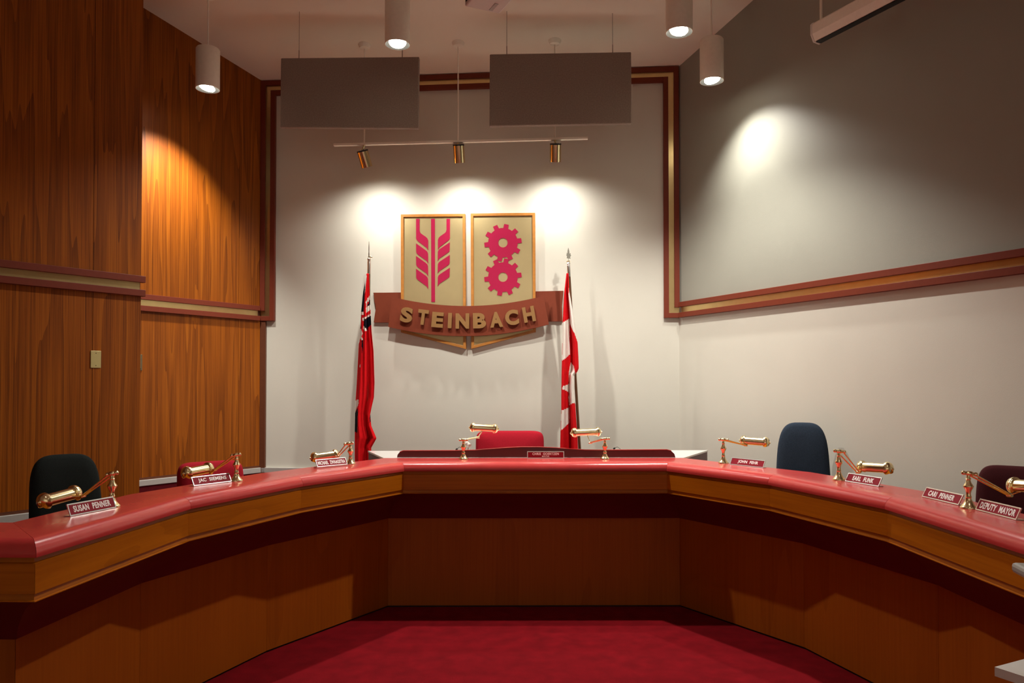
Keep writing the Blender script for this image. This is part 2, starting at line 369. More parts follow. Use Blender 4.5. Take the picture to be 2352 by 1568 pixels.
for i in range(len(LINE) - 1):
    uvf = seg_uv(i)
    b = MB(); section(b, i, ledge_prof, 0.0008, nz=10); b.obj('ledge_section', 'vinyl', desk, smooth=50)
    b = MB(); section(b, i, [(0.015, ZA), (0.010, ZA - 0.020), (0.0, ZA - 0.0235), (0.0, ZA - 0.024), (0.08, ZA - 0.024), (0.08, ZA)]); b.obj('upper_molding', 'desk_wood', desk, uvw=uvf)
    b = MB(); section(b, i, [(0.0, ZA - 0.024), (0.0, ZAB + 0.027), (0.08, ZAB + 0.027), (0.08, ZA - 0.024)], 0.0005); b.obj('apron_board', 'desk_wood', desk, uvw=uvf)
    b = MB(); section(b, i, [(0.013, ZAB + 0.0255), (0.008, ZAB + 0.005), (-0.003, ZAB + 0.003), (-0.003, ZAB), (0.08, ZAB), (0.08, ZAB + 0.0255)]); b.obj('lower_molding', 'desk_wood', desk, uvw=uvf)
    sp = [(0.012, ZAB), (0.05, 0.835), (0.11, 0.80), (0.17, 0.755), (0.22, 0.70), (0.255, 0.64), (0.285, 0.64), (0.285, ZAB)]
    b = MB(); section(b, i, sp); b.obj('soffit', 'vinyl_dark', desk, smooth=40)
    b = MB(); section(b, i, [(0.262, 0.012), (0.262, 0.66), (0.285, 0.66), (0.285, 0.012)], 0.0008); b.obj('front_panel', 'panel_wood', desk, uvw=uvf)
    b = MB(); section(b, i, [(0.272, 0.0), (0.272, 0.012), (0.30, 0.012), (0.30, 0.0)]); b.obj('base_gap', 'black', desk)
    b = MB(); section(b, i, [(0.315, 0.2), (0.315, ZA), (0.34, ZA), (0.34, 0.2)]); b.obj('back_panel', 'panel_wood', desk, uvw=uvf)
    if i not in (0, len(LINE) - 2, 4):
        b = MB(); section(b, i, [(0.341, 0.90), (0.341, 0.93), (0.60, 0.93), (0.60, 0.90)]); b.obj('worktop', 'desk_wood', desk, uvw=uvf)
# raised floor behind the desk
inner = [vert_off(i, 0.30) for i in range(len(LINE))]
jb = WLB.pt(WLB.L, 0)
outer = [Vector((inner[-1].x + 0.0, inner[-1].y, 0)), WR.pt(4.5, 0), A_R, A_L, jb, WLF.pt(0, 0), WLF.pt(2.2, 0)]
poly = inner + [Vector((p.x, p.y, 0)) for p in outer[1:]]
b = MB(); N = len(poly); b.v = [(p.x, p.y, 0.001) for p in poly] + [(p.x, p.y, 0.2) for p in poly]
b.f = [list(range(N))[::-1], [N + i for i in range(N)]] + [[i, (i + 1) % N, N + (i + 1) % N, N + i] for i in range(N)]; b.m = [0] * len(b.f)
o = structure(b.obj('floor_platform', 'carpet_dark'), 'raised carpeted platform behind the council desk')
bm = bmesh.new(); bm.from_mesh(o.data); bmesh.ops.triangulate(bm, faces=bm.faces); bm.to_mesh(o.data); bm.free()

# ------------------------------------------------------------------ chair's desk block behind the centre ledge
ZM = ZL - 0.002
c4a, c4b = vert_off(4, WID + 0.004), vert_off(5, WID + 0.004)
bl, br = atz(845, 1035, ZM), atz(1626, 1033.5, ZM)
mdesk = thing('head_desk', 'white topped head desk with maroon sides behind the centre ledge', 'desk', (0.2, 5.8, 0.2))
b = MB(); q = [c4a, c4b, br, bl]
ins = Vector((0.2, 5.75, 0))
b.hexa([Vector((p.x, p.y, ZM - 0.012)) for p in q] + [Vector((p.x, p.y, ZM)) for p in q]); b.obj('desktop', 'laminate', mdesk)
b = MB(); qq = [Vector((p.x, p.y, 0)).lerp(ins, 0.004) for p in q]
b.hexa([Vector((p.x, p.y, 0.2)) for p in qq] + [Vector((p.x, p.y, ZM - 0.013)) for p in qq]); b.obj('body', 'maroon_gloss', mdesk)
# curved screen board
y0 = c4a.y + 0.02
pts_px = [(912, 1052), (913, 1044), (918, 1038), (926, 1035.3), (1040, 1035), (1090, 1034), (1130, 1031), (1165, 1028.3), (1200, 1026.8), (1240, 1027), (1275, 1028.6), (1310, 1031.2), (1345, 1033.3), (1380, 1033.8), (1532, 1032.8), (1542, 1035.5), (1549, 1042), (1551.5, 1050)]
f0 = [at(x, y, y0) for x, y in pts_px]
for p in (f0[0], f0[-1]): p.z = ZL + 0.0005
b = MB(); N = len(f0); b.v = [tuple(p) for p in f0] + [tuple(p + Vector((0, 0.022, 0))) for p in f0]
b.f = [list(range(N)), [N + i for i in range(N)][::-1]] + [[i, N + i, N + (i + 1) % N, (i + 1) % N] for i in range(N)]; b.m = [0] * len(b.f)
o = b.obj('screen_board', 'maroon_gloss', mdesk)
b = MB()
for k in range(2, N - 3):
    p, q_ = f0[k], f0[k + 1]
    b.hexa([p + Vector((0, -.001, 0)), q_ + Vector((0, -.001, 0)), q_ + Vector((0, .023, 0)), p + Vector((0, .023, 0))] + [v + Vector((0, dy, .004)) for v, dy in ((p, -.001), (q_, -.001), (q_, .023), (p, .023))])
b.obj('edge_band', 'vinyl', mdesk)

# ------------------------------------------------------------------ desk lamps
def lamp(label, base, tl, tr, el, de, sa, da, sb, db, ball):
    """base/t-bar/elbow/shade ends in photo pixels with their distances; ball = end that closes with a dome facing us ('a'/'b')"""
    B = atz(base[0], base[1], ZL); Y = B.y
    t = thing('desk_lamp', label, 'lamp', (B.x, B.y, ZL + 0.0005), group='brass desk lamps on the council desk')
    T0, T1 = at(*tl, Y), at(*tr, Y); Tm = (T0 + T1) / 2; H = Tm.z - ZL
    zz = [(0, .034), (.004, .034), (.008, .030), (.016, .022), (.028, .015), (.040, .011), (.044, .013), (.048, .011), (.058, .009), (.070, .012), (.082, .019), (.086, .021), (.090, .019), (.100, .012), (.112, .008), (.116, .011), (.120, .008), (.134, .007)]
    k = (H - 0.004) / .134
    m = MB(); m.lathe((B.x, B.y, ZL + .0005), (0, 0, 1), [(h * k, r) for h, r in zz[:7]], 24); m.obj('base', 'brass', t, smooth=50)
    m = MB(); m.lathe((B.x, B.y, ZL + .0005), (0, 0, 1), [(h * k, r) for h, r in zz[6:]], 24); m.obj('stem', 'brass_warm', t, smooth=50)
    ax = (T1 - T0).normalized(); ln = (T1 - T0).length * 0.5 + .004
    m = MB(); m.lathe(Tm - ax * ln, ax, [(0, .005), (.003, .009), (.010, .0095), (.013, .0075), (ln - .012, .008), (ln - .009, .011), (ln + .009, .011), (ln + .012, .008), (2 * ln - .013, .0075), (2 * ln - .010, .0095), (2 * ln - .003, .009), (2 * ln, .005)], 14); m.obj('pivot', 'brass_warm', t, smooth=50)
    E = at(*el, de)
    ea = E + (at(*sa, da) - at(*sb, db)).normalized() * 0.012; eb = E - (ea - E)
    for s_ in (-1, 1):
        m = MB(); m.tube([Tm + ax * s_ * (ln * .55), E + (eb - ea).normalized() * 0.008 * s_ * (1 if (eb - ea).dot(ax) > 0 else -1)], .0042, 8); m.obj('arm', 'brass', t, smooth=50)
    m = MB(); m.tube([ea, eb], .008, 10); m.obj('elbow', 'brass_warm', t, smooth=50)
    A, C = at(*sa, da), at(*sb, db); sx = (C - A).normalized(); R = .036; L_ = (C - A).length
    m = MB(); m.tube([E, A.lerp(C, .5) - (A.lerp(C, .5) - E).normalized() * R * .9], .003, 8); m.obj('strut', 'brass', t, smooth=50)
    # shade: open-bottomed trough with rolled rims, plus domed ends
    m = MB(); nseg = 22; rings = []
    up = Vector((0, 0, 1)); side = sx.cross(up).normalized(); up = side.cross(sx)
    def ring(c, r, r2=None):
        return [c + (side * math.sin(a) + up * math.cos(a)) * r for a in [math.radians(-140 + 280 * j / nseg) for j in range(nseg + 1)]]
    RE = R * 1.08; RC = R * .80
    dome = [(0.0, .22), (.0015, .45), (.005, .68), (.011, .86), (.019, .97), (.026, 1.0)]
    rr = [ring(A + sx * h, RE * q) for h, q in dome] + [ring(A + sx * .031, RE), ring(A + sx * .033, RE * .93), ring(A + sx * .035, RE * .93), ring(A + sx * .037, RC)]
    rr += [ring(C - sx * .037, RC), ring(C - sx * .035, RE * .93), ring(C - sx * .033, RE * .93), ring(C - sx * .031, RE)] + [ring(C - sx * h, RE * q) for h, q in dome[::-1]]
    inn = [[p + (A + sx * (p - A).dot(sx) - p) * .05 for p in r] for r in rr]
    k0 = len(rr[0])
    m.loft(rr, False, 0, closed=False); m.loft(inn, False, 0, closed=False)
    nR = len(rr); n_ = nseg + 1
    for i in range(nR - 1):
        for j in (0, n_ - 1):
            a = i * n_ + j; m.f.append([a, a + n_, a + n_ + nR * n_, a + nR * n_]); m.m.append(0)
    m.obj('shade', 'brass', t, smooth=50)
    for e, s_ in ((A, -1), (C, 1)):
        m = MB(); m.lathe(e - sx * s_ * .003, sx * s_, [(0, R * .33), (.004, R * .30), (.006, .007), (.009, .007), (.011, .004)], 14); m.obj('end_knob', 'brass_warm', t, smooth=50)
    m = MB(); m.tube([A.lerp(C, .2), A.lerp(C, .8)], .012, 10); m.obj('lamp_tube', 'white_plastic', t, smooth=50)
    return t
lamp('brass desk lamp by the black chair, nearest on the left', (257, 1163), (245, 1090), (270, 1085), (190, 1139), 3.46, (90, 1155), 3.32, (182, 1130), 3.50, 'a')
lamp('brass desk lamp in front of the low red chair', (543, 1104), (531, 1046), (552, 1043), (493, 1079), 4.37, (421, 1088), 4.25, (486, 1075), 4.43, 'a')
lamp('brass desk lamp nearest the flag with a black corner', (805, 1065), (791, 1020), (811, 1017), (775, 1048), 5.18, (714, 1052), 5.12, (778, 1043.5), 5.22, 'a')
lamp('brass desk lamp on the centre ledge, shade over the bright red chair', (1064.5, 1054), (1055, 1010), (1074, 1010), (1098, 1004), 5.60, (1079, 981.7), 5.66, (1144, 985.2), 5.64, 'b')
lamp('brass desk lamp on the centre ledge, before the red and white flag', (1389.5, 1053.8), (1379, 1008), (1400, 1007), (1356, 1016.5), 5.60, (1312, 994.5), 5.64, (1380, 991.7), 5.66, 'a')
lamp('brass desk lamp with raised shade left of the blue chair', (1661.6, 1063.4), (1651, 1009), (1672, 1010), (1713, 1022), 5.26, (1700, 1011.7), 5.30, (1767, 1016.5), 5.20, 'b')
lamp('brass desk lamp with lowered shade right of the blue chair', (1927, 1102), (1916, 1034.8), (1941, 1037.6), (1971, 1084), 4.33, (1970, 1072), 4.36, (2050, 1077), 4.20, 'b')
lamp('brass desk lamp between two nameplates, cut by the right edge', (2224.8, 1166.4), (2211, 1085), (2243, 1089.5), (2319, 1137), 3.38, (2318, 1114.5), 3.40, (2424, 1122), 3.20, 'b')

# ------------------------------------------------------------------ name plates
def nameplate(label, bl_, br_, tl_, lines, tw=0.74, th=0.42, foot=False):
    z0 = ZL + (0.008 if foot else 0.0005)
    A, C = atz(*bl_, z0), atz(*br_, z0); d = (C - A); Wd = d.length; d.normalize()
    back = Vector((-d.y, d.x, 0))
    if back.y < 0 and abs(back.y) > abs(back.x): back = -back
    if back.dot((A + C) / 2) < 0: back = -back
    r = ray(*tl_); best = None
    for k in range(5, 45):                      # lean that brings the top-left corner to where the photo shows it
        a = math.radians(k); hgt = .052
        p = A + (Vector((0, 0, math.cos(a))) + back * math.sin(a)) * hgt - EYEV
        e = (p.normalized() - r.normalized()).length
        if best is None or e < best[0]: best = (e, a)
    a = best[1]; up = Vector((0, 0, math.cos(a))) + back * math.sin(a); nf = d.cross(up)
    if nf.dot(-A) < 0: nf = -nf
    Hh = .052
    t = thing('name_plate', label, 'nameplate', ((A.x + C.x) / 2, (A.y + C.y) / 2, z0), group='nameplates on the council desk')
    def P(x, y, n): return A + d * (x * Wd) + up * (y * Hh) + nf * n
    def slab(x0, x1, y0_, y1_, n0, n1):
        m = MB(); m.hexa([P(x0, y0_, n0), P(x1, y0_, n0), P(x1, y0_, n1), P(x0, y0_, n1), P(x0, y1_, n0), P(x1, y1_, n0), P(x1, y1_, n1), P(x0, y1_, n1)]); return m
    fx = .004 / Wd; fy = .0045 / Hh
    m = slab(0, 1, 0, 1, -.003, 0)
    for x0, x1, y0_, y1_ in ((0, 1, 0, fy), (0, 1, 1 - fy, 1), (0, fx, fy, 1 - fy), (1 - fx, 1, fy, 1 - fy)):
        m.v += slab(x0, x1, y0_, y1_, 0, .0025).v; k = len(m.v) - 8
        m.f += [[k + i for i in f] for f in ((3, 2, 1, 0), (4, 5, 6, 7), (0, 1, 5, 4), (1, 2, 6, 5), (2, 3, 7, 6), (3, 0, 4, 7))]; m.m += [0] * 6
    m.obj('holder', 'plate_metal', t)
    slab(fx * 1.2, 1 - fx * 1.2, fy * 1.2, 1 - fy * 1.2, .0002, .0015).obj('insert', 'plate_red', t)
    m = MB(); q0 = [A + up * .003 - nf * .002, C + up * .003 - nf * .002]; bk = back * .032
    m.hexa([Vector((p.x, p.y, z0)) for p in (A, C, C + bk, A + bk)] + [Vector((p.x, p.y, z0 + .003)) for p in (A, C, C + bk, A + bk)]); m.obj('foot', 'plate_metal', t)
    if foot:
        m = MB(); ex = d * .006
        m.hexa([Vector((p.x, p.y, ZL + .0005)) for p in (A - ex, C + ex, C + ex + bk, A - ex + bk)] + [Vector((p.x, p.y, z0)) for p in (A - ex, C + ex, C + ex + bk, A - ex + bk)]); m.obj('riser', 'plate_metal', t)
    for txt, cx, cy, w_, h_ in lines:
        vf = glyphs(txt, bold=0.034, spacing=1.1); m = MB()
        solid_text(m, vf, lambda x, y, n: P(cx + (x - .5) * w_, cy + (y - .5) * h_, n), .0012, .0022)
        m.obj('lettering', 'plate_white', t)
nameplate('maroon nameplate in front of the black chair', (161, 1186), (266.6, 1165.6), (150.5, 1154), [('SUSAN  PENNER', .5, .52, .80, .52)])
nameplate('maroon nameplate in front of the low red chair', (445, 1116.3), (532, 1105.6), (438, 1095), [('JAC  SIEMENS', .52, .50, .74, .52)])
nameplate('maroon nameplate on a riser, nearest the flag with a black corner', (729, 1072.6), (798, 1066.2), (723.7, 1055.6), [('MICHAEL  ZWAAGSTRA', .5, .50, .90, .50)], foot=True)
nameplate('two line maroon nameplate on the centre ledge', (1211, 1052.5), (1295.7, 1052.5), (1211, 1034.7), [('CHRIS  GOERTZEN', .5, .64, .72, .34), ('MAYOR', .5, .30, .20, .20)])
nameplate('maroon nameplate just left of the blue chair', (1676.5, 1066.3), (1753, 1074.5), (1682.6, 1049), [('JOHN  FEHR', .52, .50, .60, .50)])
nameplate('maroon nameplate just right of the blue chair', (1941.3, 1104.9), (2018.2, 1117.4), (1951, 1083.8), [('EARL  FUNK', .5, .50, .62, .52)])
nameplate('maroon nameplate left of the rightmost lamp', (2118, 1140.5), (2201.7, 1160), (2130.6, 1116.4), [('CARI  PENNER', .48, .50, .70, .52)])
nameplate('maroon nameplate right of the rightmost lamp', (2241, 1170.2), (2334.3, 1194.3), (2253.6, 1142.4), [('DEPUTY  MAYOR', .5, .50, .86, .56)])

# ------------------------------------------------------------------ office chairs
def chair(label, x, y, rotz, zf, top, w_, hb, material, taper=0.9, corner=0.45, tilt=10, thick=.07, bulge=.03, roll=False, group=None):
    """rotz = direction the sitter faces (0 = towards the camera, -Y)"""
    t = thing('office_chair', label, 'chair', (x, y, zf), rotz or 1e-6, group)
    seat_z = .46
    def pillow(cx, cy, cz, ux, uz, un, W_, H_, T_, c, tp, mb, curve=0.0, bul=.0):
        N = 56; out = []
        for j in range(N):
            a = 2 * math.pi * j / N; ca, sa_ = math.cos(a), math.sin(a); e = 2 * c
            X = math.copysign(abs(ca) ** e, ca); Z = math.copysign(abs(sa_) ** e, sa_)
            out.append((X, Z))
        rings = []
        for sc, n in ((.0, -.5 - bul), (.35, -.5 - bul * .9), (.7, -.5 - bul * .5), (.9, -.46), (.97, -.3), (1.0, 0.0), (.97, .3), (.9, .46), (.6, .5), (.0, .5)):
            r = []
            for X, Z in out:
                s_ = max(sc, .004); xx = X * s_ * W_ / 2 * (1 - (1 - tp) * (Z * s_ + 1) / 2); z_ = Z * s_ * H_ / 2
                nn = n * T_ - curve * ((xx / (W_ / 2)) ** 2)
                r.append(Vector((cx, cy, cz)) + ux * xx + uz * z_ + un * nn)
            rings.append(r)
        mb.loft(rings, True)
    X, Y_, Z = Vector((1, 0, 0)), Vector((0, 1, 0)), Vector((0, 0, 1))
    m = MB(); pillow(0, -.02, seat_z, X, -Y_, -Z, w_ * 1.12 if w_ < .5 else w_, .46, .09, .32, 1.0, m, bul=.1); m.obj('seat', material, t, smooth=60)
    a = math.radians(tilt); uz = Z * math.cos(a) + Y_ * math.sin(a); un = Y_ * math.cos(a) - Z * math.sin(a)
    ztop = top - zf; cz = ztop - hb / 2 * math.cos(a)
    m = MB(); pillow(0, .22 + math.sin(a) * hb / 2, cz, X, uz, un, w_, hb, thick, corner, taper, m, curve=.02, bul=.25); m.obj('backrest', material, t, smooth=60)
    m = MB(); m.tube([(0, .10, seat_z - .06), (0, .27, seat_z - .05), (0, .31, seat_z + .08), (0, .26 + math.sin(a) * hb / 2 + .03, cz)], .018, 8); m.obj('back_support', 'black_plastic', t, smooth=50)
    m = MB(); m.lathe((0, 0, .09), (0, 0, 1), [(0, .03), (.14, .03), (.14, .02), (.30, .02), (.30, .07), (.32, .07)], 14); m.obj('column', 'black_plastic', t, smooth=40)
    for k in range(5):
        q = 2 * math.pi * k / 5 + .3; d = Vector((math.cos(q), math.sin(q), 0))
        m = MB(); m.tube([d * .02 + Z * .12, d * .16 + Z * .105, d * .29 + Z * .075], [.024, .020, .014], 8); lg = m.obj('leg', 'black_plastic', t, smooth=50)
        s_ = Vector((-d.y, d.x, 0))
        m = MB(); m.lathe(d * .29 + Z * .028 - s_ * .018, s_, [(0, .02), (.003, .026), (.033, .026), (.036, .02)], 14); m.obj('caster', 'black', t, smooth=50)
    return t
def face(x, y, tx, ty): return math.atan2(tx - x, -(ty - y))
def seat_at(label, px, Y, tx, ty, top_px, hb, wpx, material, tilt=10, **kw):
    # px, Y: middle of the top of the backrest; the seat stands in front of it, facing (tx, ty)
    p = at(px, top_px, Y); r = face(p.x, p.y, tx, ty); back = .22 + math.sin(math.radians(tilt)) * hb * .8
    x, y = p.x + math.sin(r) * back, p.y - math.cos(r) * back
    f = Vector((math.sin(r), -math.cos(r), 0)); v = Vector((-p.x, -p.y, 0)).normalized()
    w_ = wpx / FPX * Y / max(.4, f.dot(v))
    return chair(label, x, y, r, 0.2, p.z, w_, hb, material, tilt=tilt, **kw)
seat_at('black fabric office chair with rounded back, far left', 148, 4.1, -0.6, 2.2, 1043, .52, 150, 'chair_black', tilt=10, taper=.90, corner=.26)
seat_at('low backed red chair behind a lamp at the left desk', 482, 5.05, 0.4, 2.0, 1059, .36, 142, 'chair_red', tilt=8, taper=.98, corner=.16, thick=.10)
seat_at('wide bright red chair behind the head desk in the centre', 1171, 7.0, 0.1, 3.0, 989, .50, 156, 'chair_red', tilt=6, taper=1.0, corner=.12, thick=.10)
seat_at('tall dark blue fabric chair with rounded top, right side', 1843, 5.5, 1.2, 3.0, 970, .70, 126, 'chair_blue', tilt=9, taper=.82, corner=.27)
seat_at('dark wine red chair partly cut by the right edge', 2325, 4.1, 1.4, 2.4, 1070, .52, 150, 'chair_wine', tilt=12, taper=.92, corner=.2)

# ------------------------------------------------------------------ crest on the back wall
def c8(x, y): return (860 + x / 4.3556, 460 + y / 4.3556)
def c7(x, y): return (800 + x / 3.92, 540 + y / 3.92)
crest = thing('wall_crest', 'wall crest of two gold panels with a maroon name banner', 'crest', tuple(WB.pt(WB.hit(1075, 640)[0], WB.hit(1075, 800)[1], 0.0)))
def shrink(poly, w_):
    n = len(poly); out = []
    cx = sum(p[0] for p in poly) / n; cy = sum(p[1] for p in poly) / n
    ar = sum(poly[i][0] * poly[(i + 1) % n][1] - poly[(i + 1) % n][0] * poly[i][1] for i in range(n)); sg = 1 if ar > 0 else -1
    for i in range(n):
        a, b_, c = Vector(poly[i - 1]), Vector(poly[i]), Vector(poly[(i + 1) % n])
        d1 = (b_ - a).normalized(); d2 = (c - b_).normalized(); n1 = Vector((-d1.y, d1.x)) * sg; n2 = Vector((-d2.y, d2.x)) * sg
        m_ = (n1 + n2); m_ = m_ / m_.dot(n1); out.append(tuple(b_ + m_ * w_))
    return out
NP = 0.050
def emb(poly, n=NP): return [WB.hit(*c8(*p), n) for p in poly]
panL = emb([(263, 140), (908, 133), (915, 1487), (265, 1320)]); panR = emb([(962, 130), (1607, 123), (1613, 1315), (968, 1485)])
gold = []
for pn in (panL, panR):
    inn = shrink(pn, .026)
    m = MB(); m.plate(WB, shrink(pn, .004), 0.001, NP - .014); g = m.obj('gold_panel', 'gold_sheet', crest); gold.append(g)
    m = MB(); m.ringplate(WB, pn, inn, 0.0, NP); m.obj('frame', 'frame_wood', crest, bevel=.002)
NS = NP - .014
def sym(poly, parent, name):
    pp = [WB.hit(*c8(*p), NS) for p in poly]; m = MB(); m.plate(WB, pp, NS - .001, NS + .004); return m.obj(name, 'magenta', parent)
sym([(568, 185), (605, 185), (607, 1015), (570, 1015)], gold[0], 'wheat_stalk')
top_leaf = [(417, 185), (452, 185), (452, 300), (458, 322), (470, 334), (515, 365), (530, 380), (538, 402), (538, 500), (522, 474), (436, 408), (422, 394), (418, 380)]
leaf = [(0, 0), (98, 70), (113, 84), (120, 104), (122, 203), (104, 174), (16, 110), (5, 98), (2, 84)]
sym(top_leaf, gold[0], 'wheat_leaf'); sym([(1174 - x, y - 6 if y > 190 else y) for x, y in top_leaf], gold[0], 'wheat_leaf')
for y0_ in (430, 556, 684): sym([(417 + x, y0_ + y) for x, y in leaf], gold[0], 'wheat_leaf')
for y0_ in (420, 546, 674): sym([(755 - x, y0_ + y * .92) for x, y in leaf], gold[0], 'wheat_leaf')
def gear(cx, cy, ph):
    out = []; hole = []
    for k in range(10):
        c = math.radians(ph + 36 * k)
        for da, r in ((-18, 148), (-9.5, 148), (-7.0, 188), (7.0, 188), (9.5, 148), ):
            out.append((cx + r * math.cos(c + math.radians(da)), cy - r * math.sin(c + math.radians(da))))
    N = len(out)
    for i in range(N):
        a = math.atan2(-(out[i][1] - cy), out[i][0] - cx); hole.append((cx + 47 * math.cos(a), cy - 47 * math.sin(a)))
    m = MB(); m.ringplate(WB, [WB.hit(*c8(*p), NS) for p in out], [WB.hit(*c8(*p), NS) for p in hole], NS - .001, NS + .004); m.obj('gear', 'magenta', gold[1])
gear(1286, 424, 79); gear(1286, 768, 79)
NB = 0.095
def tail(poly):
    m = MB(); m.plate(WB, [WB.hit(*c7(*p), .03) for p in poly], .002, .03); m.obj('banner_tail', 'banner_paint', crest)
tail([(225, 517), (480, 515), (480, 787), (228, 785), (248, 650)]); tail([(1680, 505), (1937, 500), (1924, 640), (1930, 775), (1680, 778)])
def arcx(a, b_, c, n=20): # quadratic through three points
    out = []
    for i in range(n + 1):
        x = a[0] + (c[0] - a[0]) * i / n
        y = a[1] * (x - b_[0]) * (x - c[0]) / ((a[0] - b_[0]) * (a[0] - c[0])) + b_[1] * (x - a[0]) * (x - c[0]) / ((b_[0] - a[0]) * (b_[0] - c[0])) + c[1] * (x - a[0]) * (x - b_[0]) / ((c[0] - a[0]) * (c[0] - b_[0]))
        out.append((x, y))
    return out
tp = [WB.hit(*c8(*p), NB) for p in arcx((175, 965), (930, 1056), (1693, 955))]; bt = [WB.hit(*c8(*p), NB) for p in arcx((138, 1265), (935, 1357), (1745, 1240))]
m = MB()
for i in range(len(tp) - 1):
    q = [tp[i], tp[i + 1], bt[i + 1], bt[i]]; m.hexa([WB.pt(u, z, NB - .022) for u, z in q] + [WB.pt(u, z, NB) for u, z in q])
bm_ = m.obj('banner', 'banner_paint', crest)
for mm in (WB.hit(*c8(250, 1150), 0)[0], WB.hit(*c8(1620, 1140), 0)[0]):
    m = MB(); zc = WB.hit(*c8(250, 1150), 0)[1]; m.wbox(WB, mm - .02, mm + .02, zc - .08, zc + .05, NP - .006, NB - .022); m.obj('spacer', 'frame_wood', crest)
for ch, x0, x1, y0_, y1_, rot in (('S', 255, 386, 1068, 1222, -9), ('T', 428, 541, 1088, 1248, -7.5), ('E', 573, 690, 1113, 1275, -5), ('I', 736, 772, 1125, 1278, -2.5), ('N', 816, 943, 1130, 1282, -.5),
                              ('B', 990, 1112, 1126, 1279, 1), ('A', 1155, 1282, 1114, 1270, 4), ('C', 1306, 1444, 1094, 1248, 7), ('H', 1482, 1610, 1060, 1218, 10)):
    uc, zc = WB.hit(*c8((x0 + x1) / 2, (y0_ + y1_) / 2), NB + .03)
    wv = (x1 - x0 - abs(math.sin(math.radians(rot))) * 140 * .8) if ch != 'I' else 34
    sc = WB.hit(*c8(1000, 1200), NB)[0] - WB.hit(*c8(0, 1200), NB)[0]; sc /= 1000
    hw, hh = max(wv, 30) * sc * 1.06, 150 * sc; ca, sa_ = math.cos(math.radians(rot)), math.sin(math.radians(rot))
    m = MB(); solid_text(m, glyphs(ch, bold=.05), lambda x, y, n: WB.pt(uc + (x - .5) * hw * ca - (y - .5) * hh * sa_, zc + (x - .5) * hw * sa_ + (y - .5) * hh * ca, n), NB + .008, NB + .032)
    m.obj('letter', 'letter_gold', bm_)

# ------------------------------------------------------------------ flags
def inside(p, poly):
    r = False; n = len(poly)
    for i in range(n):
        (x1, y1), (x2, y2) = poly[i], poly[(i + 1) % n]
        if (y1 > p[1]) != (y2 > p[1]) and p[0] < (x2 - x1) * (p[1] - y1) / (y2 - y1) + x1: r = not r
    return r
def interp(tab, y):
    for (xa, ya), (xb, yb) in zip(tab[:-1], tab[1:]):
        if ya <= y <= yb: return xa + (xb - xa) * (y - ya) / (yb - ya)
    return tab[-1][0] if y > tab[-1][1] else tab[0][0]
def flag(t, ox, oy, k, left, right, ys, Y0, paint, folds, names, NX=44, NY=200, amp=.03):
    """hanging cloth: outline and colour patches as measured (ox, oy, k: crop frame), pleats give it depth"""
    y0_, y1_ = ys; V = []; F = []; Mi = []; m = MB()
    for i in range(NY + 1):
        y = y0_ + (y1_ - y0_) * i / NY; xl, xr = interp(left, y), interp(right, y); g = min(1, i / NY * 3 + .15)
        for j in range(NX + 1):
            s_ = j / NX; x = xl + (xr - xl) * s_
            px, py = ox + x / k, oy + y / k
            dep = sum(a * math.sin(2 * math.pi * (f * s_ + ph + dr_ * i / NY)) for a, f, ph, dr_ in folds) * amp * g
            V.append(at(px, py, Y0 + dep))
    for i in range(NY):
        for j in range(NX):
            y = y0_ + (y1_ - y0_) * (i + .5) / NY; xl, xr = interp(left, y), interp(right, y); x = xl + (xr - xl) * (j + .5) / NX
            c = 0
            for mi, poly in paint:
                if inside((x, y), poly): c = mi
            a = i * (NX + 1) + j; F.append([a, a + NX + 1, a + NX + 2, a + 1]); Mi.append(c)
    m.v = [tuple(p) for p in V]; m.f = F; m.m = Mi
    o = m.obj('cloth', names, t, smooth=70)
    sd = o.modifiers.new('thickness', 'SOLIDIFY'); sd.thickness = .003
    return o
def pole(t, top, bot, Y0, r=.013):
    a, b_ = at(*top, Y0), at(*bot, Y0); d = (b_ - a).normalized(); b_ = a + d * ((a.z - .23) / -d.z)
    m = MB(); m.tube([a, b_], r, 14); m.obj('pole', 'pole_wood', t, smooth=50)
    m = MB(); m.lathe((b_.x, b_.y, .2), (0, 0, 1), [(0, .14), (.012, .14), (.03, .12), (.045, .05), (.10, .025), (.11, .018)], 28); m.obj('stand', 'brass', t, smooth=50)
    return a, b_, d
YF = 7.10
bs = at(848, 1060, YF)
f1 = thing('flag', 'red flag with a dark striped corner hanging from its pole', 'flag', (bs.x, bs.y, .2), group=None)
a, b_, d = pole(f1, (847.5, 622), (844, 1060), YF - .0)
m = MB(); m.lathe(a - d * -.03, -d, [(0, .015), (.115, .015), (.125, .012), (.14, .018), (.15, .012)], 16); m.obj('ferrule', 'silver', f1, smooth=50)
m = MB(); tip = a - d * .125
m.loft([[tip + Vector((x, y, z)) for x, y in ((-w_, -.012), (w_, -.012), (w_, .012), (-w_, .012))] for z, w_ in ((0, .003), (.03, .0055), (.05, .003), (.08, .004), (.12, .002), (.15, .0008))]); m.obj('finial', 'silver', f1)
m = MB(); m.tube([tip + Vector((-.008, 0, .008)), tip + Vector((.022, -.01, .004)), tip + Vector((.034, -.012, .0))], [.006, .007, .003], 8); m.obj('finial_collar', 'brass', f1, smooth=50)
Lf = [(188, 205), (176, 270), (165, 330), (150, 470), (147, 560), (133, 700), (120, 940), (108, 1130), (105, 1300), (105, 1620)]
Rf = [(203, 205), (208, 360), (216, 500), (222, 610), (235, 740), (242, 960), (238, 1060), (222, 1130), (212, 1180), (220, 1260), (255, 1345), (232, 1385), (218, 1410), (216, 1620)]
B, Wh = 2, 1
